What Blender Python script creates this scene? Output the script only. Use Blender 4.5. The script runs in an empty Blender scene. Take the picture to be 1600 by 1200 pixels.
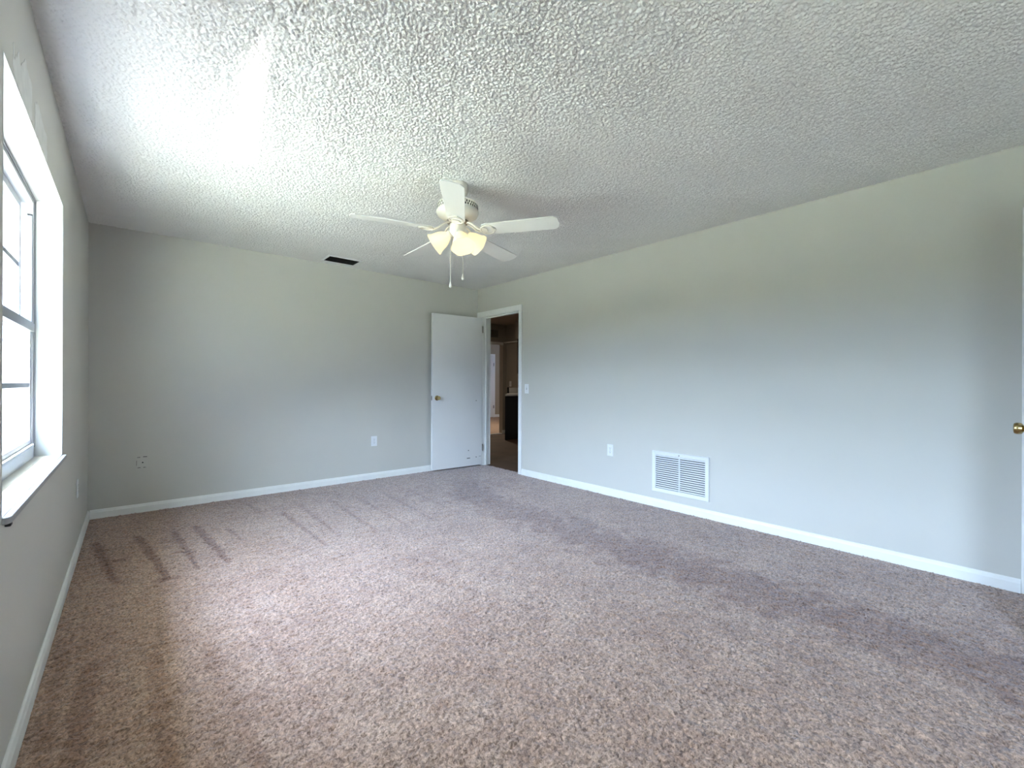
import bpy, bmesh, math, random
import numpy as np
from mathutils import Vector, Matrix, Quaternion
PI = math.pi
C = bpy.context.scene.collection
sc = bpy.context.scene
random.seed(5)

# ------------------------------------------------------------------ camera
cam = bpy.data.cameras.new('camera'); cam.sensor_width = 36.0
cam.lens = 692.04 / 1600 * 36.0
cam.shift_y = -0.0005; cam.clip_start = 0.02
camo = bpy.data.objects.new('camera', cam); C.objects.link(camo)
yaw = 0.7102013; roll = 0.0038123
camo.matrix_world = (Matrix.Translation((0, 0, 1.125)) @ Matrix.Rotation(-yaw, 4, 'Z')
                     @ Matrix.Rotation(PI / 2, 4, 'X') @ Matrix.Rotation(roll, 4, 'Z'))
sc.camera = camo

# ------------------------------------------------------------------ room dimensions
XL, XR, YB, YF, H = -0.268, 3.679, 5.019, -1.70, 2.44
W1 = (1.830, 3.225, 0.752, 2.030)      # window in the left wall: y0, y1, z0, z1
W_FILL = (-1.40, -0.62, 0.80, 2.03)        # unseen left-wall window added behind the camera for extra light: y0, y1, z0, z1
D1 = (4.140, 4.900, 2.040)             # hall door: y0, y1, top
D2 = (-0.792, -0.030, 2.040)            # second door

# ------------------------------------------------------------------ world, sun, exposure
SKY_COL = (0.60, 0.78, 1.0)
SKY_STR = 5.2
SUN_STR = 34.0
EXPOSURE = 1.55
w = bpy.data.worlds.new('sky'); sc.world = w; w.use_nodes = True
bg = w.node_tree.nodes['Background']; bg.inputs['Strength'].default_value = SKY_STR
SUN_DIR = Vector((0.743, -0.10, -1.69)).normalized()
# hazy sky: blue all over, paler and brighter around the sun
_N, _L = w.node_tree.nodes, w.node_tree.links
_tc = _N.new('ShaderNodeTexCoord'); _d = _N.new('ShaderNodeVectorMath'); _d.operation = 'DOT_PRODUCT'
_d.inputs[1].default_value = tuple(-SUN_DIR)
_L.new(_tc.outputs['Generated'], _d.inputs[0])
_r = _N.new('ShaderNodeValToRGB'); _L.new(_d.outputs['Value'], _r.inputs['Fac'])
_e = _r.color_ramp.elements
_e[0].position = 0.0; _e[0].color = (0.48, 0.65, 1.0, 1)
_e[1].position = 1.0; _e[1].color = (3.0, 3.8, 5.6, 1)
_m = _e.new(0.36); _m.color = (0.9, 1.08, 1.40, 1)
_m = _e.new(0.48); _m.color = (2.65, 3.3, 4.2, 1)
_m = _e.new(0.80); _m.color = (2.6, 3.3, 4.4, 1)
_L.new(_r.outputs['Color'], bg.inputs['Color'])
sun = bpy.data.lights.new('sun', 'SUN'); sun.energy = SUN_STR; sun.angle = math.radians(0.6); sun.color = (1.0, 0.95, 0.88)
suno = bpy.data.objects.new('sun', sun); C.objects.link(suno)
suno.rotation_euler = Vector((0.743, -0.10, -1.69)).to_track_quat('-Z', 'Y').to_euler()
suno.location = (-6, 3, 12)

def area(name, loc, direction, sx, sy, energy, color=(1, 1, 1), spread=None, portal=False, up='Y'):
    l = bpy.data.lights.new(name, 'AREA'); l.shape = 'RECTANGLE'; l.size = sx; l.size_y = sy
    l.energy = energy; l.color = color
    if spread is not None: l.spread = math.radians(spread)
    if portal: l.cycles.is_portal = True
    o = bpy.data.objects.new(name, l); C.objects.link(o); o.location = loc
    o.rotation_euler = Vector(direction).to_track_quat('-Z', up).to_euler()
    return o
area('window_portal', (XL - 0.16, (W1[0] + W1[1]) / 2, (W1[2] + W1[3]) / 2), (1, 0, 0), W1[1] - W1[0], W1[3] - W1[2], 1, portal=True, up='Z').rotation_euler = (PI / 2, 0, -PI / 2)
area('window_portal', (XL - 0.16, (W_FILL[0] + W_FILL[1]) / 2, (W_FILL[2] + W_FILL[3]) / 2), (1, 0, 0), W_FILL[1] - W_FILL[0], W_FILL[3] - W_FILL[2], 1, portal=True, up='Z').rotation_euler = (PI / 2, 0, -PI / 2)
# narrow added lamps standing in for sunlight mirrored up by the polished sill
area('sill_glint_lamp', (-0.311, 2.90, 0.765), (0.743, -0.10, 1.69), 0.48, 0.075, 0.12, (1, 0.98, 0.95), spread=2)
area('sill_glint_lamp', (-0.311, 2.52, 0.765), (0.743, -0.10, 1.69), 1.24, 0.07, 0.11, (1, 0.98, 0.95), spread=3)
# unseen lamps added to fill the hall and far room beyond the door
area('hall_fill', (6.6, 9.4, 2.40), (0, 0, -1), 0.5, 0.5, 16, (1, 0.84, 0.62))
area('kitchen_fill', (4.9, 6.2, 2.40), (0, 0, -1), 0.3, 0.3, 2.6, (1, 0.85, 0.68))
sc.view_settings.view_transform = 'Standard'; sc.view_settings.look = 'None'
sc.view_settings.gamma = 1.0; sc.view_settings.exposure = EXPOSURE
sc.view_settings.use_curve_mapping = False

# ------------------------------------------------------------------ materials
def nm(name):
    m = bpy.data.materials.new(name); m.use_nodes = True
    return m, m.node_tree.nodes, m.node_tree.links, m.node_tree.nodes['Principled BSDF']
def mat(name, col, rough=0.5, metal=0.0, var=0.03, scale=6.0, bump=0.0, bscale=200.0, spec=0.5, coat=0.0):
    m, N, L, P = nm(name)
    P.inputs['Roughness'].default_value = rough; P.inputs['Metallic'].default_value = metal
    P.inputs['Specular IOR Level'].default_value = spec; P.inputs['Coat Weight'].default_value = coat
    tc = N.new('ShaderNodeTexCoord'); n = N.new('ShaderNodeTexNoise'); n.inputs['Scale'].default_value = scale
    n.inputs['Detail'].default_value = 3
    L.new(tc.outputs['Object'], n.inputs['Vector'])
    r = N.new('ShaderNodeValToRGB')
    r.color_ramp.elements[0].position = 0.3; r.color_ramp.elements[1].position = 0.7
    r.color_ramp.elements[0].color = (*[c * (1 - var) for c in col], 1)
    r.color_ramp.elements[1].color = (*[min(1, c * (1 + var)) for c in col], 1)
    L.new(n.outputs['Fac'], r.inputs['Fac']); L.new(r.outputs['Color'], P.inputs['Base Color'])
    if bump:
        b = N.new('ShaderNodeTexNoise'); b.inputs['Scale'].default_value = bscale; b.inputs['Detail'].default_value = 2
        L.new(tc.outputs['Object'], b.inputs['Vector'])
        bn = N.new('ShaderNodeBump'); bn.inputs['Strength'].default_value = bump; bn.inputs['Distance'].default_value = 0.002
        L.new(b.outputs['Fac'], bn.inputs['Height']); L.new(bn.outputs['Normal'], P.inputs['Normal'])
    return m
def emis(name, col, strength, base=(0.9, 0.88, 0.8)):
    m, N, L, P = nm(name)
    P.inputs['Base Color'].default_value = (*base, 1); P.inputs['Roughness'].default_value = 0.35
    P.inputs['Emission Color'].default_value = (*col, 1); P.inputs['Emission Strength'].default_value = strength
    return m
M_wall = mat('wall_paint', (0.62, 0.605, 0.56), 0.62, var=0.012, scale=2.0, bump=0.12, bscale=140, spec=0.3)
M_plaster = mat('joint_compound', (0.84, 0.85, 0.84), 0.8, var=0.03, scale=25, bump=0.3, bscale=60, spec=0.2)
M_jamb = mat('window_jamb_paint', (0.48, 0.48, 0.475), 0.6, var=0.02, scale=9, spec=0.3)
M_ceil = mat('popcorn_texture', (0.88, 0.875, 0.86), 0.9, var=0.02, scale=3, bump=0.35, bscale=260, spec=0.15)
M_trim = mat('white_trim_paint', (0.90, 0.90, 0.88), 0.42, var=0.015, scale=12)
M_door = mat('white_door_paint', (0.84, 0.84, 0.84), 0.45, var=0.01, scale=4)
M_fan = mat('white_fan_enamel', (0.84, 0.81, 0.73), 0.35, var=0.01)
M_blade = mat('white_fan_blade', (0.84, 0.83, 0.80), 0.4, var=0.01)
M_plate = mat('white_plastic', (0.86, 0.87, 0.88), 0.35, var=0.01)
M_dark = mat('dark_void', (0.012, 0.012, 0.013), 0.6)
M_slot = mat('dark_slot', (0.05, 0.045, 0.04), 0.6)
M_brass = mat('aged_brass', (0.50, 0.38, 0.17), 0.25, metal=1.0, var=0.08, scale=40)
M_steel = mat('dull_steel', (0.30, 0.28, 0.25), 0.4, metal=1.0)
M_alum = mat('mill_aluminium', (0.22, 0.22, 0.24), 0.45, metal=0.35, var=0.04, scale=30)
M_alumw = mat('painted_window_frame', (0.52, 0.53, 0.56), 0.45, var=0.02, scale=20)
M_sill = mat('polished_sill', (0.42, 0.42, 0.43), 0.5, var=0.03, scale=14, spec=0.3)
M_vent = mat('white_register_metal', (0.80, 0.81, 0.82), 0.4, var=0.01)
M_ventdk = mat('dusty_black_louver', (0.015, 0.014, 0.014), 0.7)
M_chain = mat('pull_chain_metal', (0.75, 0.72, 0.62), 0.35, metal=0.6)
M_siding = mat('white_lap_siding', (0.80, 0.82, 0.84), 0.6, var=0.03, scale=2)
M_stucco = mat('exterior_stucco', (0.72, 0.70, 0.66), 0.8, var=0.05, scale=4, bump=0.3, bscale=80)
M_ground = mat('pale_concrete_and_lawn', (0.50, 0.485, 0.34), 0.9, var=0.25, scale=1.5)
M_soffit = mat('painted_soffit', (0.70, 0.70, 0.69), 0.7)
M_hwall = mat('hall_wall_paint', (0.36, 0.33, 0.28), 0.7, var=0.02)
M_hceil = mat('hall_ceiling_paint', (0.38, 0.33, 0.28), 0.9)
M_vinyl = mat('dark_brown_floor', (0.058, 0.027, 0.014), 0.75, var=0.3, scale=3)
M_farcarpet = mat('tan_carpet', (0.38, 0.27, 0.21), 0.9, var=0.08, scale=8, bump=0.5)
M_cab = mat('dark_cabinet', (0.018, 0.017, 0.018), 0.4, var=0.1)
M_cabbr = mat('dark_brown_cabinet', (0.035, 0.022, 0.016), 0.5, var=0.15)
M_counter = mat('white_laminate', (0.80, 0.80, 0.78), 0.35)
M_shade = emis('lit_frosted_glass', (1.0, 0.74, 0.36), 0.34, (0.62, 0.59, 0.50))
M_bulb = emis('lit_bulb', (1.0, 0.86, 0.60), 3.0)

def glass_mat():
    m, N, L, P = nm('window_glass')
    t = N.new('ShaderNodeBsdfTransparent'); t.inputs[0].default_value = (0.93, 0.97, 0.99, 1)
    g = N.new('ShaderNodeBsdfGlossy'); g.inputs['Roughness'].default_value = 0.02
    x = N.new('ShaderNodeMixShader'); x.inputs[0].default_value = 0.06
    L.new(t.outputs[0], x.inputs[1]); L.new(g.outputs[0], x.inputs[2])
    L.new(x.outputs[0], N['Material Output'].inputs['Surface'])
    return m
M_glass = glass_mat()

def carpet_mat():
    m, N, L, P = nm('cut_pile_carpet')
    P.inputs['Roughness'].default_value = 0.95; P.inputs['Specular IOR Level'].default_value = 0.1
    P.inputs['Sheen Weight'].default_value = 0.5; P.inputs['Sheen Roughness'].default_value = 0.45
    P.inputs['Sheen Tint'].default_value = (0.86, 0.90, 1.0, 1)
    tc = N.new('ShaderNodeTexCoord')
    n = N.new('ShaderNodeTexNoise'); n.inputs['Scale'].default_value = 95; n.inputs['Detail'].default_value = 4
    n.inputs['Roughness'].default_value = 0.7; n.inputs['Distortion'].default_value = 0.6
    L.new(tc.outputs['Object'], n.inputs['Vector'])
    r = N.new('ShaderNodeValToRGB')
    r.color_ramp.elements[0].position = 0.36; r.color_ramp.elements[0].color = (0.17, 0.098, 0.064, 1)
    r.color_ramp.elements[1].position = 0.66; r.color_ramp.elements[1].color = (0.70, 0.475, 0.35, 1)
    L.new(n.outputs['Fac'], r.inputs['Fac'])
    n2 = N.new('ShaderNodeTexNoise'); n2.inputs['Scale'].default_value = 2.2; n2.inputs['Detail'].default_value = 5
    L.new(tc.outputs['Object'], n2.inputs['Vector'])
    mr = N.new('ShaderNodeMapRange'); mr.inputs['From Min'].default_value = 0.3; mr.inputs['From Max'].default_value = 0.7
    mr.inputs['To Min'].default_value = 0.90; mr.inputs['To Max'].default_value = 1.10
    L.new(n2.outputs['Fac'], mr.inputs['Value'])
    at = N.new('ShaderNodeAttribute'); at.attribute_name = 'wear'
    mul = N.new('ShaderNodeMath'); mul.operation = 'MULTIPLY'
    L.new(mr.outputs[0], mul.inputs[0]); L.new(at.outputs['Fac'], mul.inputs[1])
    # pile laid the other way shows its browner root colour
    mx = N.new('ShaderNodeVectorMath'); mx.operation = 'MULTIPLY'
    cb = N.new('ShaderNodeCombineXYZ')
    for i_, g_ in enumerate((0.85, 1.15, 1.30)):
        pw = N.new('ShaderNodeMath'); pw.operation = 'POWER'; pw.inputs[1].default_value = g_
        L.new(mul.outputs[0], pw.inputs[0]); L.new(pw.outputs[0], cb.inputs[i_])
    L.new(r.outputs['Color'], mx.inputs[0]); L.new(cb.outputs[0], mx.inputs[1])
    L.new(mx.outputs[0], P.inputs['Base Color'])
    b = N.new('ShaderNodeBump'); b.inputs['Strength'].default_value = 0.5; b.inputs['Distance'].default_value = 0.004
    L.new(n.outputs['Fac'], b.inputs['Height']); L.new(b.outputs['Normal'], P.inputs['Normal'])
    return m
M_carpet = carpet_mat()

# ------------------------------------------------------------------ mesh helpers
def box(bm, x0, x1, y0, y1, z0, z1):
    x0, x1 = sorted((x0, x1)); y0, y1 = sorted((y0, y1)); z0, z1 = sorted((z0, z1))
    v = [bm.verts.new(p) for p in ((x0,y0,z0),(x1,y0,z0),(x1,y1,z0),(x0,y1,z0),(x0,y0,z1),(x1,y0,z1),(x1,y1,z1),(x0,y1,z1))]
    for f in ((0,3,2,1),(4,5,6,7),(0,1,5,4),(1,2,6,5),(2,3,7,6),(3,0,4,7)): bm.faces.new([v[i] for i in f])
    return v
def lathe(bm, prof, seg=32, mtx=Matrix(), cap0=True, cap1=True, start=0, wave=None):
    rings = []
    for i, (r, z) in enumerate(prof):
        ring = []
        for k in range(seg):
            a = 2 * PI * k / seg
            rr = r * (1 + (wave(i, a) if wave else 0))
            ring.append(bm.verts.new(mtx @ Vector((rr * math.cos(a), rr * math.sin(a), z))))
        rings.append(ring)
    for a, b in zip(rings, rings[1:]):
        for k in range(seg):
            bm.faces.new((a[k], a[(k + 1) % seg], b[(k + 1) % seg], b[k]))
    if cap0: bm.faces.new(rings[0][::-1])
    if cap1: bm.faces.new(rings[-1])
def tube(bm, pts, r, seg=10):
    pts = [Vector(p) for p in pts]; rings = []
    for i, p in enumerate(pts):
        d = (pts[min(i + 1, len(pts) - 1)] - pts[max(i - 1, 0)]).normalized()
        q = d.to_track_quat('Z', 'Y'); rr = r[i] if isinstance(r, (list, tuple)) else r
        rings.append([bm.verts.new(p + q @ Vector((rr * math.cos(2*PI*k/seg), rr * math.sin(2*PI*k/seg), 0))) for k in range(seg)])
    for a, b in zip(rings, rings[1:]):
        for k in range(seg): bm.faces.new((a[k], a[(k+1) % seg], b[(k+1) % seg], b[k]))
    bm.faces.new(rings[0][::-1]); bm.faces.new(rings[-1])
def prism(bm, poly, h0, h1, axis='z'):
    """extrude a 2-D outline between h0 and h1 along an axis"""
    def P(a, b, h): return {'z': (a, b, h), 'x': (h, a, b), 'y': (a, h, b)}[axis]
    lo = [bm.verts.new(P(a, b, h0)) for a, b in poly]; hi = [bm.verts.new(P(a, b, h1)) for a, b in poly]
    n = len(poly); bm.faces.new(lo[::-1]); bm.faces.new(hi)
    for i in range(n): bm.faces.new((lo[i], lo[(i+1) % n], hi[(i+1) % n], hi[i]))
def obj(name, bm, m, parent=None, bevel=0.0, smooth=False, mtx=None):
    if mtx is not None: bmesh.ops.transform(bm, matrix=mtx, verts=bm.verts)
    bmesh.ops.recalc_face_normals(bm, faces=bm.faces)
    me = bpy.data.meshes.new(name); bm.to_mesh(me); bm.free()
    me.materials.append(m)
    if smooth:
        for p in me.polygons: p.use_smooth = True
        me.set_sharp_from_angle(angle=math.radians(38))
    o = bpy.data.objects.new(name, me); C.objects.link(o)
    if parent is not None: o.parent = parent
    if bevel:
        b = o.modifiers.new('bevel', 'BEVEL'); b.width = bevel; b.segments = 2; b.limit_method = 'ANGLE'
        b.angle_limit = math.radians(40)
    return o
def boxes(*bs):
    bm = bmesh.new()
    for b in bs: box(bm, *b)
    return bm
def struct(name, bm, m, parent=None, **k):
    o = obj(name, bm, m, parent, **k)
    if parent is None: o['kind'] = 'structure'
    return o
def thing(name, label, cat, loc=(0, 0, 0), rot=(0, 0, 0), group=None):
    o = bpy.data.objects.new(name, None); C.objects.link(o); o.empty_display_size = 0.05
    o.location = loc; o.rotation_euler = rot; o['label'] = label; o['category'] = cat
    if group: o['group'] = group
    return o
def sempty(name, loc=(0, 0, 0)):
    o = bpy.data.objects.new(name, None); C.objects.link(o); o.location = loc; o['kind'] = 'structure'
    o.empty_display_size = 0.05
    return o

# ------------------------------------------------------------------ textured surfaces (real relief)
def fractal(shape, cell, lo, hi, seed):
    """band-limited noise field, wavelengths between lo and hi metres"""
    rng = np.random.default_rng(seed); a = rng.standard_normal(shape)
    F = np.fft.rfft2(a)
    ky = np.fft.fftfreq(shape[0], cell)[:, None]; kx = np.fft.rfftfreq(shape[1], cell)[None, :]
    k = np.sqrt(kx**2 + ky**2)
    g = np.exp(-(k * lo)**2 * 0.7) * (1 - np.exp(-(k * hi)**2 * 0.7))
    b = np.fft.irfft2(F * g, s=shape)
    return b / b.std()
def grid_mesh(name, x0, x1, y0, y1, z, cell, height, m, flip=False, attr=None):
    nx = int((x1 - x0) / cell) + 1; ny = int((y1 - y0) / cell) + 1
    X, Y = np.meshgrid(np.linspace(x0, x1, nx), np.linspace(y0, y1, ny))
    Z = z + height(X, Y, (ny, nx))
    co = np.stack([X, Y, Z], -1).reshape(-1, 3).astype(np.float32)
    i = (np.arange(ny - 1)[:, None] * nx + np.arange(nx - 1)[None, :]).ravel()
    q = np.stack([i, i + 1, i + nx + 1, i + nx], -1)
    if flip: q = q[:, ::-1]
    me = bpy.data.meshes.new(name)
    me.vertices.add(len(co)); me.vertices.foreach_set('co', co.ravel())
    me.loops.add(q.size); me.loops.foreach_set('vertex_index', q.ravel().astype(np.int32))
    me.polygons.add(len(q)); me.polygons.foreach_set('loop_start', (np.arange(len(q)) * 4).astype(np.int32))
    me.polygons.foreach_set('use_smooth', np.ones(len(q), dtype=bool))
    if attr is not None:
        a = me.attributes.new('wear', 'FLOAT', 'POINT'); a.data.foreach_set('value', attr(X, Y).ravel().astype(np.float32))
    me.update(calc_edges=True); me.materials.append(m)
    o = bpy.data.objects.new(name, me); C.objects.link(o); return o

# popcorn ceiling: a rough sprayed crust standing off the flat slab
def popcorn(X, Y, shp):
    a = fractal(shp, 0.005, 0.0065, 0.018, 3); b = fractal(shp, 0.005, 0.02, 0.06, 4)
    h = np.clip(a * 0.8 + b * 0.35 + 0.9, 0, 1.9)
    return -h * 0.0046
ceil = grid_mesh('ceiling', XL, XR, YF, YB, H - 0.001, 0.005, popcorn, M_ceil, flip=True)
ceil['kind'] = 'structure'
struct('ceiling_slab', boxes((XL - 0.15, XR + 0.12, YF - 0.15, YB + 0.12, H, H + 0.12)), M_ceil).parent = ceil

# carpet wear and vacuum marks: outlines in metres on the floor
def seg_d(X, Y, a, b):
    ax, ay = a; bx, by = b; dx, dy = bx - ax, by - ay
    t = np.clip(((X - ax) * dx + (Y - ay) * dy) / (dx * dx + dy * dy), 0, 1)
    return np.hypot(X - ax - t * dx, Y - ay - t * dy), t
def sm(v, a, b):
    t = np.clip((v - a) / (b - a), 0, 1); return t * t * (3 - 2 * t)
STROKES = [((-0.19,4.25),(-0.065,3.356),.030,.30),((0.039,4.227),(0.163,3.229),.034,.30),((0.249,4.197),(0.312,3.265),.026,.26),
 ((0.379,4.244),(0.471,3.296),.034,.30),((0.566,4.027),(0.604,3.682),.020,.24),((0.823,4.773),(0.864,4.26),.02,.14),((0.995,4.224),(1.035,3.155),.026,.20),
 ((1.181,4.332),(1.174,3.327),.024,.17),((1.465,4.326),(1.422,3.212),.024,.16),((1.698,4.286),(1.665,3.165),.024,.15),
 ((1.968,4.294),(1.904,3.179),.022,.14),((2.234,4.251),(2.167,3.193),.022,.12),((0.219,3.689),(0.332,3.624),.018,.28),
 ((-0.073,3.741),(-0.015,3.774),.030,.30),((0.128,3.225),(0.201,3.219),.045,.26),((0.817,3.215),(0.89,3.261),.02,.14),
 ((-0.122,2.421),(-0.131,1.50),.040,.20),((0.071,2.35),(0.095,1.30),.035,.16),((-0.219,2.733),(-0.20,1.2),.030,.14),
 ((0.25,2.3),(0.30,1.3),.03,.10),((0.45,2.6),(0.50,1.5),.03,.09),((1.20,2.55),(1.55,1.60),.02,.07),((1.35,2.6),(1.8,1.7),.02,.07),((1.05,2.5),(1.3,1.5),.02,.07)]
SEAMS = [[(-0.219,2.60),(-0.008,2.70),(0.324,2.72),(1.042,2.625),(1.652,2.588)],[(-0.20,2.49),(-0.085,2.444),(0.05,2.466)],
 [(-0.034,3.022),(0.147,3.006),(0.339,2.942),(1.152,2.904),(1.83,2.868),(2.227,2.908)],[(-0.20,4.30),(0.30,4.26),(0.9,4.34),(1.6,4.36),(2.4,4.30)]]
def wear(X, Y):
    v = np.ones_like(X)
    sh = X.shape
    wob = fractal(sh, 0.008, 0.03, 0.25, 11); big = fractal(sh, 0.008, 0.12, 0.9, 12)
    for a, b, wd, k in STROKES:
        x0, x1 = min(a[0], b[0]) - .25, max(a[0], b[0]) + .25; y0, y1 = min(a[1], b[1]) - .15, max(a[1], b[1]) + .15
        s = (X > x0) & (X < x1) & (Y > y0) & (Y < y1)
        if not s.any(): continue
        d, t = seg_d(X[s], Y[s], a, b)
        d = d + wob[s] * 0.006
        edge = 1 - sm(d, wd * 0.65 * (1 - 0.35 * t), wd * 1.05 * (1 - 0.35 * t))
        v[s] *= 1 - min(0.42, 1.35 * k) * edge
        # the brushed fan of pile beside each stroke, pale on one flank
        n = (b[0] - a[0], b[1] - a[1]); ln = math.hypot(*n)
        if ln > 0.8 and a[1] > 4:
            side = ((X[s] - a[0]) * n[1] - (Y[s] - a[1]) * n[0]) / ln
            wedge = sm(side, -0.13 * (1 - t), 0) * (1 - sm(side, 0, 0.02)) * (t > 0) * (t < 1)
            v[s] *= 1 - 0.10 * wedge * (k / .3)
    for L in SEAMS:
        for a, b in zip(L, L[1:]):
            s = (X > min(a[0], b[0]) - .08) & (X < max(a[0], b[0]) + .08) & (Y > min(a[1], b[1]) - .08) & (Y < max(a[1], b[1]) + .08)
            d, t = seg_d(X[s], Y[s], a, b)
            v[s] *= 1 - 0.10 * (1 - sm(d + wob[s] * 0.008, 0.008, 0.022))
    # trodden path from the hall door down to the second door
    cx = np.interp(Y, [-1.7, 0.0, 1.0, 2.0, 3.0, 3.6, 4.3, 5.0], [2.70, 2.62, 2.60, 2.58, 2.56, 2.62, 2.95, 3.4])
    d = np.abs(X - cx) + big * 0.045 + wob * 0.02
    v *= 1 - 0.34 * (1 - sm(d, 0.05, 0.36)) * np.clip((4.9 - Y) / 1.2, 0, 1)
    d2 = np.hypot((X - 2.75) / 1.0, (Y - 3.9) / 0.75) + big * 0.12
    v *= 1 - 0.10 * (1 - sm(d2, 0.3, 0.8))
    v *= 1 + 0.035 * big + 0.015 * wob
    v[(np.hypot(X - 0.303, Y - 3.40) < 0.010)] *= 0.3
    return v
def pile(X, Y, shp):
    a = fractal(shp, 0.008, 0.010, 0.026, 21); b = fractal(shp, 0.008, 0.05, 0.3, 22)
    return a * 0.0030 + b * 0.0013
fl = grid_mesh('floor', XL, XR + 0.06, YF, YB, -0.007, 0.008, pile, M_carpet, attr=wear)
fl['kind'] = 'structure'
struct('floor_slab', boxes((XL - 0.25, XR + 0.06, YF - 0.2, YB + 0.12, -0.15, -0.02)), M_stucco).parent = fl

# ------------------------------------------------------------------ walls
T = 0.16
def wall_with_holes(axis, p0, p1, a0, a1, holes):
    """wall between planes p0,p1 on 'axis', spanning a0..a1, z 0..H, with holes (h0,h1,z0,z1)"""
    bm = bmesh.new(); hs = sorted(holes); cur = a0
    def b(u0, u1, z0, z1):
        if u1 - u0 < 1e-4 or z1 - z0 < 1e-4: return
        if axis == 'x': box(bm, p0, p1, u0, u1, z0, z1)
        else: box(bm, u0, u1, p0, p1, z0, z1)
    for h0, h1, z0, z1 in hs:
        b(cur, h0, -0.05, H); b(h0, h1, -0.05, z0); b(h0, h1, z1, H); cur = h1
    b(cur, a1, -0.05, H)
    return bm
wl = struct('wall_left', wall_with_holes('x', XL - T, XL, YF - T, YB + 0.12, [W1, W_FILL]), M_wall)
wb = struct('wall_back', boxes((XL, XR, YB, YB + 0.12, -0.05, H)), M_wall)
wr = struct('wall_right', wall_with_holes('x', XR, XR + 0.12, YF - T, YB + 0.12, [(D1[0], D1[1], -0.05, D1[2]), (D2[0], D2[1], -0.05, D2[2])]), M_wall)
wf = struct('wall_rear', wall_with_holes('y', YF - T, YF, XL, XR, []), M_wall)

# lighter joint compound smeared over the wall above the window
def smear(poly, th, x, jit=0.006, seed=1):
    rnd = random.Random(seed); out = []
    n = len(poly)
    for i in range(n):
        a, b = poly[i], poly[(i + 1) % n]
        for k in range(5):
            t = k / 5; out.append((a[0] + (b[0]-a[0])*t + rnd.uniform(-jit, jit)*(k > 0), a[1] + (b[1]-a[1])*t + rnd.uniform(-jit, jit)*(k > 0)))
    bm = bmesh.new(); prism(bm, out, x, x + th, 'x'); return bm
M_smear = mat('thin_joint_compound', (0.74, 0.74, 0.72), 0.8, var=0.05, scale=18, spec=0.2)
obj('plaster_patch', smear([(1.955,2.06),(1.955,2.127),(1.972,2.127),(1.978,2.09),(1.99,2.10),(2.043,2.15),(2.060,2.12),(2.09,2.138),(2.163,2.190),(2.20,2.175),(2.288,2.165),(2.30,2.045),(2.22,2.034),(2.00,2.034)], 0.0008, XL, seed=2), M_smear, wl)
obj('plaster_patch', smear([(2.357,2.142),(2.43,2.168),(2.525,2.147),(2.648,2.135),(2.66,2.04),(2.50,2.034),(2.345,2.034)], 0.0008, XL, seed=3), M_smear, wl)
# bright painted window return, and the compound on its top
xo, xf = XL - T + 0.03, XL
y0, y1, z0, z1 = W1
rt = struct('trim_1', boxes((xo, xf + 0.0005, y1 - 0.002, y1 + 0.003, z0, z1), (xo, xf + 0.0005, y0 - 0.003, y0 + 0.002, z0, z1), (xo, xf + 0.0005, y0, y1, z1 - 0.002, z1 + 0.003)), M_jamb)
pb = bmesh.new()
prism(pb, [(XL - 0.092, z1 - 0.003), (XL - 0.002, z1 - 0.003), (XL - 0.003, z1 - 0.185), (XL - 0.03, z1 - 0.178), (XL - 0.06, z1 - 0.163), (XL - 0.09, z1 - 0.15)], y1 - 0.0035, y1 - 0.0018, 'y')
obj('plaster_patch', pb, M_plaster, rt)

# ------------------------------------------------------------------ baseboards (moulded profile, real thickness)
BB = [(0.0, 0.0), (0.013, 0.0), (0.013, 0.052), (0.010, 0.060), (0.008, 0.070), (0.003, 0.075), (0.0, 0.075)]
def baseboard(name, a, b, nrm):
    a = Vector((*a, -0.006)); b = Vector((*b, -0.006)); n = Vector((*nrm, 0))
    bm = bmesh.new(); r0 = [bm.verts.new(a + n * o + Vector((0, 0, z))) for o, z in BB]; r1 = [bm.verts.new(b + n * o + Vector((0, 0, z))) for o, z in BB]
    k = len(BB); bm.faces.new(r0[::-1]); bm.faces.new(r1)
    for i in range(k): bm.faces.new((r0[i], r0[(i+1) % k], r1[(i+1) % k], r1[i]))
    return struct(name, bm, M_trim)
baseboard('baseboard_left', (XL, YF), (XL, YB), (1, 0))
baseboard('baseboard_back', (XL + 0.0125, YB), (XR, YB), (0, -1))
baseboard('baseboard_right', (XR, D2[1] + 0.049), (XR, D1[0] - 0.055), (-1, 0))
baseboard('baseboard_rear', (XL + 0.013, YF), (XR, YF), (0, 1))

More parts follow.
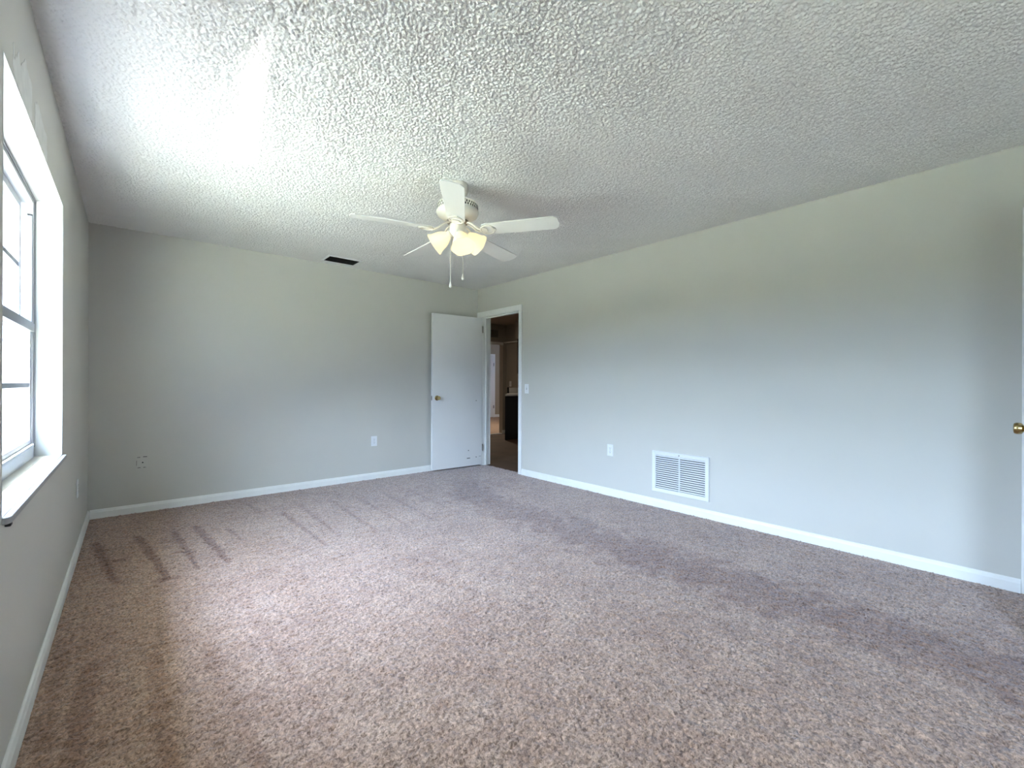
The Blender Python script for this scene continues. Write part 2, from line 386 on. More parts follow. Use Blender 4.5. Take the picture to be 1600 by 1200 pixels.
# ------------------------------------------------------------------ window 1 (aluminium single hung, horizontal muntins)
def hung_window(name, width, height, mtx, sill_parent=None):
    """local frame: x across 0..width, y depth (+y into the room, 0 = room face of frame), z 0..height"""
    root = sempty(name)
    fw = 0.028
    def part(nm_, bs, m, par=root, bev=0.0015): return obj(nm_, boxes(*bs), m, par, bevel=bev, mtx=mtx)
    part('window_frame', [(0, fw, -0.075, 0, 0, height), (width - fw, width, -0.075, 0, 0, height), (fw, width - fw, -0.075, 0, height - fw, height), (fw, width - fw, -0.075, 0.004, 0, 0.055)], M_alumw)
    part('frame_lip', [(0.001, 0.008, 0, 0.006, 0.05, height - 0.001), (width - 0.008, width - 0.001, 0, 0.006, 0.05, height - 0.001), (0.008, width - 0.008, 0, 0.006, height - 0.012, height - 0.001)], M_alum)
    zm = height / 2
    for xa, xb in ((fw, fw + 0.010), (width - fw - 0.010, width - fw)):
        part('sash_track', [(xa, xb, -0.018, -0.002, zm, height - 0.09)], M_alum)
        part('track_stop', [(xa, xb, -0.020, -0.002, height - 0.09, height - 0.082)], M_dark)
    def sash(nm_, y, za, zb):
        s = 0.030
        a0, a1 = fw + (0.012 if nm_ == 'upper_sash' else 0.002), width - fw - (0.012 if nm_ == 'upper_sash' else 0.002)
        r = part(nm_, [(a0, a0 + s, y - 0.022, y, za, zb), (a1 - s, a1, y - 0.022, y, za, zb), (a0 + s, a1 - s, y - 0.022, y, za, za + 0.035), (a0 + s, a1 - s, y - 0.022, y, zb - 0.035, zb)], M_alumw)
        zc = (za + zb) / 2
        part('muntin', [(a0 + s, a1 - s, y - 0.020, y - 0.002, zc - 0.011, zc + 0.011)], M_alum, r)
        g = part('window_glass', [(a0 + s - 0.004, a1 - s + 0.004, y - 0.013, y - 0.010, za + 0.03, zb - 0.03)], M_glass, r, 0)
        return r
    up = sash('upper_sash', -0.040, zm - 0.018, height - fw)
    lo = sash('lower_sash', -0.006, 0.055, zm + 0.018)
    part('meeting_rail', [(fw + 0.002, width - fw - 0.002, -0.004, 0.006, zm - 0.022, zm + 0.020)], M_alum, lo)
    part('lift_rail', [(fw + 0.04, width - fw - 0.04, -0.004, 0.010, 0.060, 0.070)], M_alumw, lo)
    return root
FX = XL - 0.100    # room face of the window frame
# map local (x, y, z) -> world for the left wall: local x runs along +Y, local y (into room) = +X
mL = Matrix(((0, 1, 0, FX), (1, 0, 0, W1[0]), (0, 0, 1, W1[2]), (0, 0, 0, 1)))
win = hung_window('window_1', W1[1] - W1[0], W1[3] - W1[2], mL)
# sill slab with a rounded near corner
sb = bmesh.new(); sx1 = XL + 0.017
poly = [(FX - 0.01, W1[0] + 0.002), (XL - 0.0, W1[0] + 0.002), (XL, W1[0] - 0.004), (XL + 0.004, W1[0] - 0.004)]
poly = [(FX + 0.001, W1[0] + 0.001), (XL + 0.004, W1[0] + 0.001)]
for k in range(7):
    a = -PI / 2 + PI / 2 * k / 6; poly.append((sx1 - 0.012 + 0.012 * math.cos(a), W1[0] + 0.030 + 0.029 * math.sin(a)))
poly += [(sx1, W1[1] + 0.012), (XL + 0.0008, W1[1] + 0.014), (XL + 0.0008, W1[1] - 0.001), (FX + 0.001, W1[1] - 0.001)]
prism(sb, poly, W1[2] - 0.022, W1[2] - 0.002)
sill = obj('window_sill', sb, M_sill, win, bevel=0.003)
bm = boxes((XL + 0.001, XL + 0.013, W1[0] + 0.03, W1[0] + 0.055, W1[2] - 0.034, W1[2] - 0.0225))
obj('black_clip', bm, M_dark, win, bevel=0.002)

# made-up window in the left wall behind the camera, lets in fill light
mR = Matrix(((0, 1, 0, FX), (1, 0, 0, W_FILL[0]), (0, 0, 1, W_FILL[2]), (0, 0, 0, 1)))
win_fill = hung_window('window_fill', W_FILL[1] - W_FILL[0], W_FILL[3] - W_FILL[2], mR)
obj('window_sill', boxes((FX + 0.001, XL + 0.015, W_FILL[0] + 0.001, W_FILL[1] - 0.001, W_FILL[2] - 0.022, W_FILL[2] - 0.002)), M_sill, win_fill, bevel=0.003)

# ------------------------------------------------------------------ outside
g = bmesh.new(); box(g, -30, XL - T, -30, 30, -0.35, -0.25); box(g, XL - T, 30, -30, YF - T, -0.35, -0.25)
struct('ground', g, M_ground)
struct('bounce_cut_strip', boxes((-3.0, XL - T, 0.8, 8.2, -0.249, -0.20)), mat('bounce_cut_dark', (0.18, 0.16, 0.12), 0.95, var=0.4, scale=12, bump=1.0, bscale=40))  # unseen dark strip added to cut sunlit ground bounce onto the ceiling
# eave with soffit boards over the window
ev = struct('roof_eave', boxes((-1.010, XL - T, YF - 1.0, 9.0, 2.30, 2.42)), M_soffit)
# unseen green screen added across the yard to block sky near the horizon
M_horizon_block = mat('horizon_block_green', (0.07, 0.11, 0.04), 0.8, var=0.5, scale=14, bump=1.0, bscale=30)
hb = bmesh.new(); rh = random.Random(8)
box(hb, -9.8, -9.0, -14, 13, -0.25, 2.1)
bmesh.ops.subdivide_edges(hb, edges=list(hb.edges), cuts=24, use_grid_fill=True)
for v in hb.verts: v.co += Vector((rh.uniform(-.12, .12), rh.uniform(-.12, .12), rh.uniform(-.10, .12)))
hg = obj('horizon_block', hb, M_horizon_block); hg['kind'] = 'structure'
# white lap-sided wing of the house beyond the window
sd = bmesh.new()
for k in range(16):
    zz = -0.25 + k * 0.19
    prism(sd, [(8.3, zz), (8.275, zz), (8.297, zz + 0.19), (8.3, zz + 0.19)], -4.6, XL - T, 'x')
box(sd, -4.6, XL - T, 8.3, 8.42, -0.25, 2.8)
struct('exterior_wing', sd, M_siding)

# ------------------------------------------------------------------ door 1 : casing, jamb, leaf
tr = sempty('trim_2')
cw, ct = 0.050, 0.014
def casing_poly(bm, y0, y1, z0, z1): box(bm, XR - ct, XR, y0, y1, z0, z1)
bm = boxes((XR - ct, XR, D1[0] - cw, D1[0] + 0.003, -0.005, D1[2] + cw), (XR - ct, XR, D1[1] - 0.003, YB - 0.002, -0.005, D1[2] + cw), (XR - ct, XR, D1[0] - cw, YB - 0.002, D1[2] - 0.003, D1[2] + cw + 0.02))
bm.free()
bm = boxes((XR - ct, XR, D1[0] - cw, D1[0] + 0.003, -0.005, D1[2] + 0.002), (XR - ct, XR, D1[1] - 0.003, YB - 0.004, -0.005, D1[2] + 0.002), (XR - ct, XR, D1[0] - cw, YB - 0.004, D1[2] + 0.0021, D1[2] + 0.070))
obj('door_casing', bm, M_trim, tr, bevel=0.003)
obj('door_jamb', boxes((XR - 0.002, XR + 0.124, D1[1] - 0.004, D1[1] + 0.012, -0.005, D1[2]), (XR - 0.002, XR + 0.124, D1[0] - 0.012, D1[0] + 0.004, -0.005, D1[2]), (XR - 0.002, XR + 0.124, D1[0] + 0.004, D1[1] - 0.004, D1[2] - 0.006, D1[2] + 0.01)), M_trim, tr)
obj('door_stop', boxes((XR + 0.045, XR + 0.075, D1[1] - 0.016, D1[1] - 0.004, -0.005, D1[2] - 0.006), (XR + 0.045, XR + 0.075, D1[0] + 0.004, D1[0] + 0.016, -0.005, D1[2] - 0.006), (XR + 0.045, XR + 0.075, D1[0] + 0.016, D1[1] - 0.016, D1[2] - 0.018, D1[2] - 0.006)), M_trim, tr)
obj('hall_casing', boxes((XR + 0.12, XR + 0.134, D1[1] - 0.003, D1[1] + 0.05, -0.005, D1[2] + 0.05), (XR + 0.12, XR + 0.134, D1[0] - 0.05, D1[0] + 0.003, -0.005, D1[2] + 0.05), (XR + 0.12, XR + 0.134, D1[0] + 0.003, D1[1] - 0.003, D1[2] - 0.003, D1[2] + 0.05)), M_trim, tr)

KNOB = [(0.032, 0.0), (0.032, 0.004), (0.026, 0.009), (0.013, 0.012), (0.011, 0.026), (0.014, 0.031), (0.0235, 0.037), (0.0255, 0.046), (0.0255, 0.054), (0.022, 0.0605), (0.012, 0.063)]
def knob(mtx, parent):
    bm = bmesh.new(); lathe(bm, KNOB, 28, mtx); k = obj('door_knob', bm, M_brass, parent, smooth=True)
    return k
def leaf_door(name, hinge, ang, width, flip, height=2.022, thick=0.035):
    """slab hung on a vertical hinge; local +x runs from hinge to latch edge"""
    r = sempty(name, hinge); r.rotation_euler = (0, 0, ang)
    obj('door_leaf', boxes((0, width, 0 if flip > 0 else -thick, thick if flip > 0 else 0, 0.012, height)), M_door, r, bevel=0.002)
    ya, yb = (0, thick) if flip > 0 else (-thick, 0)
    knob(Matrix.Translation((width - 0.066, yb, 0.935)) @ Matrix.Rotation(-PI / 2, 4, 'X'), r)
    knob(Matrix.Translation((width - 0.066, ya, 0.935)) @ Matrix.Rotation(PI / 2, 4, 'X'), r)
    obj('latch_plate', boxes((width - 0.0005, width + 0.0015, ya + 0.006, yb - 0.006, 0.907, 0.963)), M_steel, r)
    return r
# leaf of door 1: hinge by the far jamb, swung open almost flat to the back wall
a1 = math.atan2(4.928 - 4.890, 2.895 - 3.664)
d1 = leaf_door('door_1', (3.664, 4.890, 0), a1, 0.762, -1)
for zz in (0.20, 1.82):
    bm = bmesh.new(); box(bm, -0.004, 0.0, -0.030, -0.002, zz, zz + 0.09); lathe(bm, [(0.006, zz - 0.002), (0.006, zz + 0.092)], 12, Matrix.Translation((-0.004, 0.006, 0)))
    obj('hinge', bm, M_steel, d1)
# little scuffs and screw holes near the bottom of the leaf, on the room side (local +y, thin marks)
def scuff(x, z, w_, h_):
    bm = boxes((x - w_/2, x + w_/2, -0.0002, 0.0006, z - h_/2, z + h_/2)); obj('scuff_mark', bm, M_slot, d1)
scuff(0.098, 0.890, 0.009, 0.012); scuff(0.218, 0.222, 0.012, 0.012); scuff(0.218, 0.117, 0.050, 0.010); scuff(0.095, 0.122, 0.012, 0.012)
scuff(0.035, 0.128, 0.030, 0.004)

# door 2: opened square into the room beside the camera, only its knob shows
tr2 = sempty('trim_3')
obj('door_casing', boxes((XR - ct, XR, D2[1] - 0.003, D2[1] + 0.048, -0.005, D2[2] + 0.002), (XR - ct, XR, D2[0] - 0.048, D2[0] + 0.003, -0.005, D2[2] + 0.002), (XR - ct, XR, D2[0] - 0.048, D2[1] + 0.048, D2[2] + 0.0021, D2[2] + 0.05)), M_trim, tr2, bevel=0.003)
obj('door_jamb', boxes((XR - 0.002, XR + 0.124, D2[1] - 0.004, D2[1] + 0.012, -0.005, D2[2]), (XR - 0.002, XR + 0.124, D2[0] - 0.012, D2[0] + 0.004, -0.005, D2[2]), (XR - 0.002, XR + 0.124, D2[0] + 0.004, D2[1] - 0.004, D2[2] - 0.006, D2[2] + 0.01)), M_trim, tr2)
d2 = leaf_door('door_2', (3.662, -0.030, 0), math.atan2(0.008, -0.752), 0.756, 1)
# closet behind door 2
cl = bmesh.new()
cl_b = [(XR + 0.80, XR + 0.86, -1.3, 0.5, -0.02, H), (XR + 0.12, XR + 0.80, 0.44, 0.5, -0.02, H), (XR + 0.12, XR + 0.80, -1.3, -1.24, -0.02, H), (XR + 0.12, XR + 0.86, -1.3, 0.5, H, H + 0.05), (XR + 0.06, XR + 0.86, -1.3, 0.5, -0.08, -0.02)]
for b in cl_b: box(cl, *b)
struct('wall_closet', cl, M_wall)

# ------------------------------------------------------------------ electrical plates
def plate_mesh(w_, h_, t_=0.006):
    return boxes((-w_/2, w_/2, -t_, 0, -h_/2, h_/2))      # local: faces -y, wall at y = 0
def rounded(w_, h_, r, n=5):
    out = []
    for cx, cz, a0 in ((w_/2 - r, h_/2 - r, 0), (-w_/2 + r, h_/2 - r, PI/2), (-w_/2 + r, -h_/2 + r, PI), (w_/2 - r, -h_/2 + r, 1.5*PI)):
        for k in range(n): out.append((cx + r*math.cos(a0 + PI/2*k/(n-1)), cz + r*math.sin(a0 + PI/2*k/(n-1))))
    return out
def make_outlet(label, loc, rz, face=M_plate, group=None):
    t = thing('electrical_outlet', label, 'outlet', loc, (0, 0, rz), group)
    obj('cover_plate', plate_mesh(0.072, 0.117), face, t, bevel=0.0025)
    for s in (-1, 1):
        bm = bmesh.new(); prism(bm, [(x, z + s*0.0195) for x, z in rounded(0.034, 0.028, 0.010)], -0.0075, -0.0055, 'y')
        rc = obj('receptacle', bm, face, t)
        bm = boxes((-0.0085, -0.0062, -0.0079, -0.0074, s*0.0195 - 0.001, s*0.0195 + 0.008), (0.0062, 0.0085, -0.0079, -0.0074, s*0.0195 - 0.001, s*0.0195 + 0.008), (-0.0025, 0.0025, -0.0079, -0.0074, s*0.0195 - 0.0095, s*0.0195 - 0.0045))
        obj('slots', bm, M_slot, rc)
    bm = bmesh.new(); lathe(bm, [(0.003, 0), (0.003, 0.0012)], 10, Matrix.Translation((0, -0.0058, 0)) @ Matrix.Rotation(PI/2, 4, 'X'))
    obj('screw', bm, M_steel, t)
    return t
make_outlet('white duplex outlet on the back wall left of the open door', (2.174, YB, 0.440), 0)
make_outlet('white duplex outlet on the right wall between the doorway and the return grille', (XR, 2.747, 0.455), -PI/2)
make_outlet('white outlet low on the window wall near the far corner, seen edge on', (XL, 4.055, 0.425), PI/2)
sw = thing('light_switch', 'white toggle light switch on the wall right of the doorway', 'light switch', (XR, 3.997, 1.062), (0, 0, -PI/2))
obj('cover_plate', plate_mesh(0.072, 0.117), M_plate, sw, bevel=0.0025)
bm = boxes((-0.005, 0.005, -0.0072, -0.0055, -0.012, 0.012)); obj('toggle_slot', bm, M_slot, sw)
bm = bmesh.new(); prism(bm, [(-0.006, -0.004), (-0.019, 0.006), (-0.017, 0.0105), (-0.006, 0.005)], -0.0038, 0.0038, 'x'); obj('toggle', bm, M_plate, sw, bevel=0.0008)
for s in (-1, 1):
    bm = bmesh.new(); lathe(bm, [(0.003, 0), (0.003, 0.0012)], 10, Matrix.Translation((0, -0.0058, s*0.030)) @ Matrix.Rotation(PI/2, 4, 'X')); obj('screw', bm, M_steel, sw)
# painted cable plate near the left corner of the back wall
M_cable = mat('painted_over_plate', (0.61, 0.60, 0.56), 0.5, var=0.02)
jk = thing('cable_outlet', 'grey painted cable jack plate low on the back wall near the left corner', 'cable outlet', (0.074, YB, 0.430))
bm = bmesh.new(); prism(bm, rounded(0.076, 0.098, 0.004), -0.007, 0.0, 'y'); obj('cover_plate', bm, M_cable, jk, bevel=0.001)
bm = boxes((-0.036, 0.038, -0.0085, -0.006, -0.042, -0.032), ); obj('lower_flange', bm, M_cable, jk)
for g_ in ((-0.034, -0.012, -0.0078, -0.0068, 0.040, 0.044), (0.006, 0.034, -0.0078, -0.0068, 0.042, 0.047), (-0.030, -0.010, -0.0078, -0.0068, -0.049, -0.045), (0.008, 0.024, -0.0078, -0.0068, -0.049, -0.045), (-0.0382, -0.036, -0.0078, -0.0068, -0.028, 0.016)):
    obj('dark_gap', boxes(g_), M_dark, jk)
bm = bmesh.new(); lathe(bm, [(0.0055, 0), (0.0055, 0.0016)], 14, Matrix.Translation((0.004, -0.0066, -0.004)) @ Matrix.Rotation(PI/2, 4, 'X')); obj('jack_hole', bm, M_dark, jk)

# ------------------------------------------------------------------ return air grille on the right wall
rv = thing('return_air_grille', 'large white louvered return air grille low on the right wall', 'air vent', (XR, 2.000, 0.324), (0, 0, -PI/2))
GW, GH = 0.535, 0.372
def frame(bm, w_, h_, b_, y0, y1, inner_drop=0.0):
    o = [(-w_/2, -h_/2), (w_/2, -h_/2), (w_/2, h_/2), (-w_/2, h_/2)]; i = [(-w_/2 + b_, -h_/2 + b_), (w_/2 - b_, -h_/2 + b_), (w_/2 - b_, h_/2 - b_), (-w_/2 + b_, h_/2 - b_)]
    ob = [bm.verts.new((x, y0, z)) for x, z in o]; of = [bm.verts.new((x, y0 + (y1 - y0)*0.6, z)) for x, z in o]
    mf = [bm.verts.new((x*0.985, y1, z*0.98)) for x, z in o]
    ifr = [bm.verts.new((x, y1 + inner_drop, z)) for x, z in i]; ib = [bm.verts.new((x, y0, z)) for x, z in i]
    for a, b in ((ob, of), (of, mf), (mf, ifr), (ifr, ib), (ib, ob)):
        for k in range(4): bm.faces.new((a[k], a[(k+1)%4], b[(k+1)%4], b[k]))
bm = bmesh.new(); frame(bm, GW, GH, 0.034, 0, -0.016, 0.003); obj('grille_frame', bm, M_vent, rv)
obj('duct_shadow_box', boxes((-GW/2 + 0.03, GW/2 - 0.03, -0.0012, -0.0004, -GH/2 + 0.03, GH/2 - 0.03)), M_dark, rv)
bm = bmesh.new(); iw, ih = GW/2 - 0.033, GH/2 - 0.034; n = 16
for k in range(n):
    zc = -ih + (k + 0.5) * 2 * ih / n
    for xa, xb in ((-iw, -0.004), (0.004, iw)):
        prism(bm, [(-0.0030, zc + 0.0058), (-0.0040, zc + 0.0064), (-0.0130, zc - 0.0032), (-0.0122, zc - 0.0042)], xa, xb, 'x')
obj('louver_panel', bm, M_vent, rv)
obj('center_bar', boxes((-0.004, 0.004, -0.014, -0.002, -ih, ih)), M_vent, rv)
bm = bmesh.new(); lathe(bm, [(0.006, 0), (0.006, 0.002)], 12, Matrix.Translation((0.0, -0.0150, GH/2 - 0.018)) @ Matrix.Rotation(PI/2, 4, 'X')); obj('latch_screw', bm, M_steel, rv)

# ------------------------------------------------------------------ ceiling supply register
cv = thing('ceiling_register', 'dark slotted supply register in the ceiling near the back wall', 'air vent', (1.70, 4.765, H - 0.006))
VW, VD = 0.350, 0.250
bm = bmesh.new()
box(bm, -VW/2, VW/2, -VD/2, -VD/2 + 0.022, -0.012, 0); box(bm, -VW/2, VW/2, VD/2 - 0.022, VD/2, -0.012, 0)
box(bm, -VW/2, -VW/2 + 0.018, -VD/2 + 0.022, VD/2 - 0.022, -0.012, 0); box(bm, VW/2 - 0.018, VW/2, -VD/2 + 0.022, VD/2 - 0.022, -0.012, 0)
obj('register_frame', bm, M_vent, cv, bevel=0.002)
bm = bmesh.new(); box(bm, -VW/2 + 0.016, VW/2 - 0.016, -VD/2 + 0.02, VD/2 - 0.02, -0.0035, -0.0005)
for k in range(9):
    yc = -VD/2 + 0.032 + k * (VD - 0.064) / 8
    prism(bm, [(yc - 0.006, -0.0105), (yc - 0.005, -0.0115), (yc + 0.006, -0.004), (yc + 0.005, -0.003)], -VW/2 + 0.018, VW/2 - 0.018, 'x')
obj('louver_panel', bm, M_ventdk, cv)

# ------------------------------------------------------------------ ceiling fan with three lamps
FXc, FYc = 1.630, 2.452
fan = thing('ceiling_fan', 'white five-blade ceiling fan with three lit frosted glass shades', 'ceiling fan', (FXc, FYc, H))
def fl_(bm): return bm
bm = bmesh.new(); lathe(bm, [(0.066, -0.004), (0.069, -0.012), (0.069, -0.050), (0.064, -0.064), (0.050, -0.074), (0.020, -0.078)], 40); obj('canopy', bm, M_fan, fan, smooth=True)
bm = bmesh.new(); lathe(bm, [(0.024, -0.070), (0.024, -0.125)], 24); obj('downrod', bm, M_fan, fan, smooth=True)
Mz = -0.120
bm = bmesh.new()
lathe(bm, [(0.050, Mz), (0.105, Mz - 0.006), (0.130, Mz - 0.016), (0.134, Mz - 0.024), (0.134, Mz - 0.060), (0.139, Mz - 0.066), (0.139, Mz - 0.074), (0.130, Mz - 0.092), (0.098, Mz - 0.112), (0.062, Mz - 0.122), (0.04, Mz - 0.124)], 56)
mh = obj('motor_housing', bm, M_fan, fan, smooth=True)
bm = bmesh.new()
for k in range(44):
    a = 2*PI*k/44; q = Matrix.Rotation(a, 4, 'Z')
    for zz, ph in ((Mz - 0.034, 0), (Mz - 0.050, 0.5)):
        qq = Matrix.Rotation(a + ph*2*PI/44, 4, 'Z')
        vs = box(bm, 0.1325, 0.1346, -0.0042, 0.0042, zz - 0.0065, zz + 0.0065)
        bmesh.ops.transform(bm, matrix=qq, verts=vs)
obj('vent_slots', bm, M_slot, mh)
BZ = -0.314           # blade plane below the ceiling
ANG0 = math.radians(161.6)
R_in, R_out = 0.175, 0.672
def blade_bm():
    # outline along +x with clipped corners at the tip, slightly tapered root
    o = [(R_in, -0.048), (R_in + 0.03, -0.057), (R_out - 0.030, -0.066), (R_out - 0.006, -0.052), (R_out, -0.004), (R_out - 0.006, 0.046), (R_out - 0.030, 0.066), (R_in + 0.03, 0.057), (R_in, 0.048)]
    bm = bmesh.new(); prism(bm, o, -0.003, 0.003)
    return bm
def arm_bm():
    bm = bmesh.new()
    # curved iron from flywheel out to the blade, then an open loop screwed under the blade root
    for s in (-1, 1):
        pts = []
        for t in np.linspace(0, 1, 9):
            x = 0.060 + 0.105 * t; y = s * (0.010 + 0.016 * math.sin(PI * t)); z = 0.052 - 0.060 * (3*t*t - 2*t*t*t)
            pts.append((x, y, z))
        tube(bm, pts, 0.0062, 8)
        pts = []
        for t in np.linspace(0, 1, 12):
            a = PI * t
            pts.append((0.165 + 0.085 * (1 - math.cos(a)) / 2, s * (0.004 + 0.040 * math.sin(a) ** 0.8), -0.0075))
        tube(bm, pts, 0.0058, 8)
    prism(bm, [(0.155, -0.016), (0.185, -0.030), (0.205, -0.018), (0.205, 0.018), (0.185, 0.030), (0.155, 0.016)], -0.010, -0.0032)
    prism(bm, [(0.235, -0.020), (0.262, -0.012), (0.262, 0.012), (0.235, 0.020)], -0.010, -0.0032)
    return bm
b_me = a_me = None
for k in range(5):
    a = ANG0 - k * 2 * PI / 5
    m4 = Matrix.Translation((0, 0, BZ)) @ Matrix.Rotation(math.radians(-2.2), 4, (0.758, -0.652, 0)) @ Matrix.Rotation(a, 4, 'Z') @ Matrix.Rotation(math.radians(-12), 4, 'X')
    m4a = m4
    if b_me is None:
        ob = obj('blade', blade_bm(), M_blade, fan, bevel=0.001); b_me = ob.data
        oa = obj('blade_arm', arm_bm(), M_fan, fan, smooth=True); a_me = oa.data
    else:
        ob = bpy.data.objects.new('blade', b_me); C.objects.link(ob); ob.parent = fan
        oa = bpy.data.objects.new('blade_arm', a_me); C.objects.link(oa); oa.parent = fan
    ob.matrix_local = m4; oa.matrix_local = m4a
bm = bmesh.new(); lathe(bm, [(0.060, -0.240), (0.072, -0.247), (0.072, -0.258), (0.058, -0.266)], 36); obj('flywheel', bm, M_steel, fan, smooth=True)
bm = bmesh.new(); lathe(bm, [(0.046, -0.262), (0.053, -0.270), (0.053, -0.312), (0.050, -0.322), (0.036, -0.338), (0.026, -0.350), (0.022, -0.362), (0.012, -0.368)], 36); obj('switch_housing', bm, M_fan, fan, smooth=True)
SH = [(0.020, 0.0), (0.027, 0.010), (0.034, 0.020), (0.045, 0.036), (0.054, 0.056), (0.060, 0.078), (0.064, 0.096), (0.071, 0.113), (0.077, 0.120)]
def wv(i, a): return 0.035 * (max(0, i - 4) / 4) * math.cos(6 * a) if i > 4 else 0
def shade_bm():
    bm = bmesh.new()
    lathe(bm, SH, 48, cap0=False, cap1=False, wave=wv)
    ins = [(r - 0.0025, z) for r, z in SH]
    lathe(bm, ins, 48, cap0=False, cap1=False, wave=wv)
    bmesh.ops.bridge_loops(bm, edges=[e for e in bm.edges if e.is_boundary and e.verts[0].co.z > 0.1])
    return bm
for deg, tilt in [(-104, 30), (128, 60), (-2, 68)]:
    a = math.radians(deg)
    base = Matrix.Translation((0.034 * math.cos(a), 0.034 * math.sin(a), -0.316)) @ Matrix.Rotation(a, 4, 'Z') @ Matrix.Rotation(PI - math.radians(tilt), 4, 'Y')
    bm = bmesh.new(); lathe(bm, [(0.012, -0.012), (0.014, 0.010), (0.024, 0.018), (0.025, 0.036), (0.022, 0.040)], 24, base); obj('lamp_socket', bm, M_fan, fan, smooth=True)
    bm = shade_bm(); sh_ = obj('lamp_shade', bm, M_shade, fan, smooth=True, mtx=base @ Matrix.Translation((0, 0, 0.028)))
    bm = bmesh.new(); lathe(bm, [(0.010, 0.036), (0.012, 0.05), (0.021, 0.075), (0.024, 0.092), (0.018, 0.110), (0.006, 0.117)], 20, base); obj('light_bulb', bm, M_bulb, sh_, smooth=True)
for x_, y_, zb in ((-0.035, 0.030, 1.785), (0.028, -0.022, 1.835)):
    # chains hang straight from the switch housing
    bm = bmesh.new(); tube(bm, [(x_, y_, -0.315), (x_, y_, zb - H)], 0.0016, 6)
    n_ = int((H - 0.315 - zb) / 0.0075)
    ch = obj('pull_chain', bm, M_chain, fan)
    bm = bmesh.new(); lathe(bm, [(0.002, 0.010), (0.004, 0.004), (0.0085, -0.014), (0.0095, -0.020), (0.007, -0.027), (0.002, -0.030)], 16, Matrix.Translation((x_, y_, zb - H))); obj('pull_knob', bm, M_fan, ch, smooth=True)

# ------------------------------------------------------------------ hall and kitchen seen through door 1
hx = XR + 0.12
struct('floor_hall', boxes((XR + 0.06, 8.0, 3.0, 7.68, -0.12, -0.004)), M_vinyl)
struct('floor_far', boxes((3.8, 12.0, 7.68, 11.6, -0.12, 0.0)), M_farcarpet)
struct('trim_4', boxes((4.6, 6.30, 7.655, 7.70, -0.004, 0.012)), M_trim)
struct('ceiling_hall', boxes((hx, 12.0, 3.0, 11.7, H, H + 0.1)), M_hceil)
hw = bmesh.new()
box(hw, 4.0, 4.6, 7.68, 7.80, 0, H); box(hw, 4.6, 6.33, 7.68, 7.80, 2.02, H); box(hw, 6.33, 6.43, 7.68, 7.80, 0, H)
struct('wall_hall', hw, M_hwall)
struct('wall_kitchen', boxes((6.43, 6.53, 3.0, 7.80, 0, H)), M_hwall)
struct('wall_north', boxes((3.8, 12.0, 11.6, 11.7, 0, H)), mat('tan_wall_paint', (0.42, 0.34, 0.24), 0.7))
struct('wall_hall_left', boxes((hx - 0.1, hx, YB + 0.12, 11.7, -0.05, H)), M_hwall)
struct('wall_hall_near', boxes((hx, 6.53, 2.9, 3.0, -0.05, H)), M_hwall)
struct('wall_far_side', boxes((12.0, 12.1, 7.0, 11.7, 0, H), (6.53, 12.0, 7.0, 7.1, 0, H)), M_hwall)
struct('trim_5', boxes((4.6, 6.33, 7.665, 7.68, 1.985, 2.045)), M_trim)
struct('trim_6', boxes((6.36, 6.43, 7.0, 7.68, 2.03, 2.055)), M_trim)
struct('baseboard_hall', boxes((6.318, 6.42, 7.667, 7.68, 0, 0.075), (6.417, 6.43, 7.32, 7.667, 0, 0.075)), M_trim)
struct('baseboard_north', boxes((3.9, 8.31, 11.585, 11.6, 0, 0.09), (9.21, 12.0, 11.585, 11.6, 0, 0.09)), M_trim)
struct('soffit', boxes((6.10, 6.43, 3.2, 7.0, 2.06, H)), M_hwall)
# far white door
fd = sempty('door_3')
obj('door_leaf', boxes((8.38, 9.14, 11.560, 11.595, 0.01, 2.03)), M_door, fd, bevel=0.003)
obj('door_casing', boxes((8.31, 8.38, 11.575, 11.6, 0, 2.03), (9.14, 9.21, 11.575, 11.6, 0, 2.03), (8.31, 9.21, 11.575, 11.6, 2.0301, 2.10)), M_trim, fd)
for zz in (0.30, 1.70): obj('hinge', boxes((9.125, 9.145, 11.55, 11.56, zz, zz + 0.10)), M_slot, fd)
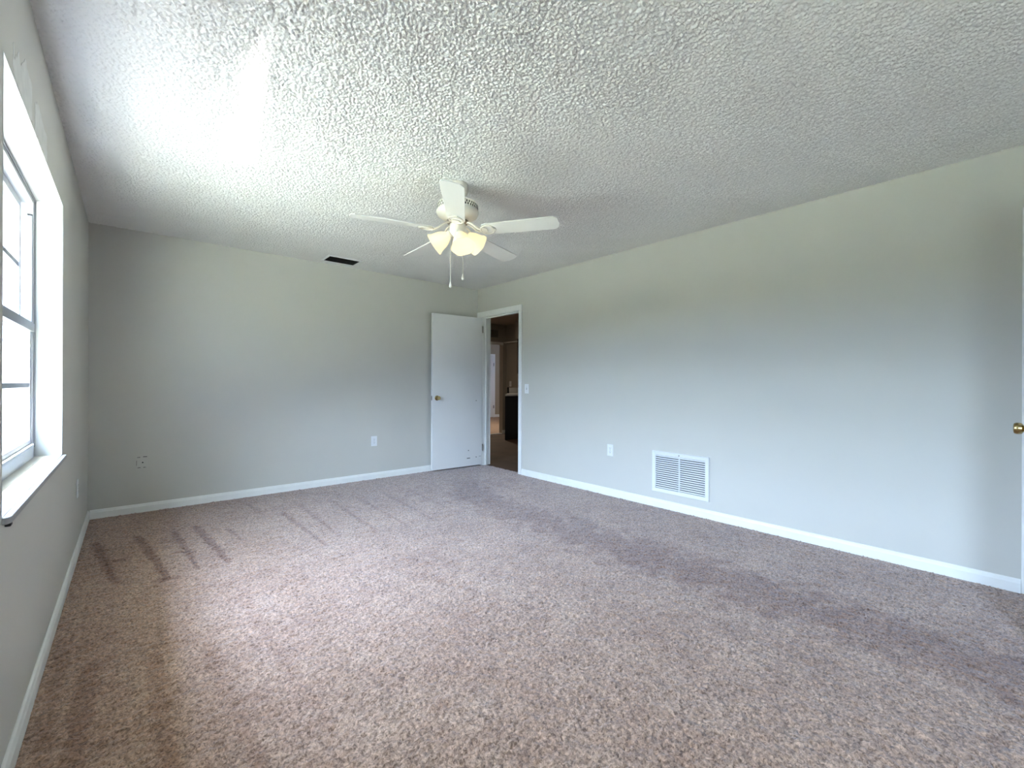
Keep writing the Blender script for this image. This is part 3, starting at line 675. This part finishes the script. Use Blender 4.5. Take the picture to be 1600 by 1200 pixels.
# hall wall register
hv = thing('wall_register', 'dusty grey air register high on the hall wall above the opening', 'air vent', (6.03, 7.68, 2.225))
bm = bmesh.new(); frame(bm, 0.32, 0.17, 0.02, 0, -0.008); obj('register_frame', bm, mat('dusty_grey_register', (0.20, 0.19, 0.17), 0.6), hv)
bm = bmesh.new()
for k in range(8):
    zc = -0.060 + k*0.017; prism(bm, [(-0.001, zc + 0.006), (-0.002, zc + 0.007), (-0.007, zc - 0.004), (-0.006, zc - 0.005)], -0.14, 0.14, 'x')
obj('louver_panel', bm, mat('dark_grey_louver', (0.10, 0.10, 0.09), 0.6), hv)
# kitchen peninsula with angled end
pn = thing('kitchen_cabinet', 'dark base cabinet with an angled end seen through the doorway', 'cabinet', (0, 0, 0))
bm = bmesh.new(); prism(bm, [(5.64, 6.77), (6.425, 6.77), (6.425, 7.28), (6.15, 7.28)], 0.0, 0.872); obj('cabinet_body', bm, M_cab, pn, bevel=0.004)
kt = bmesh.new(); prism(kt, [(5.625, 6.745), (6.425, 6.745), (6.425, 7.28), (6.14, 7.28)], 0.873, 0.912)
ct_ = obj('kitchen_countertop', kt, M_counter, None, bevel=0.004)
ct_['label'] = 'white laminate countertop with backsplash on the dark kitchen cabinet'; ct_['category'] = 'countertop'
bs = obj('backsplash', boxes((6.18, 6.425, 7.283, 7.303, 0.874, 1.035)), M_counter, ct_)
obj('backsplash_end', boxes((6.145, 6.179, 7.282, 7.304, 0.913, 1.045)), M_dark, ct_)
uc = thing('wall_cabinet', 'dark brown upper cabinet on the kitchen wall, mostly hidden by the door jamb', 'cabinet', (0, 0, 0))
obj('cabinet_body', boxes((6.13, 6.428, 6.0, 6.95, 1.33, 2.058)), M_cabbr, uc, bevel=0.003)
obj('cabinet_door', boxes((6.11, 6.129, 6.01, 6.47, 1.335, 2.05), (6.11, 6.129, 6.48, 6.94, 1.335, 2.05)), M_cabbr, uc, bevel=0.003)
make_outlet('white outlet above the kitchen counter seen through the doorway', (6.43, 7.53, 1.115), -PI/2)
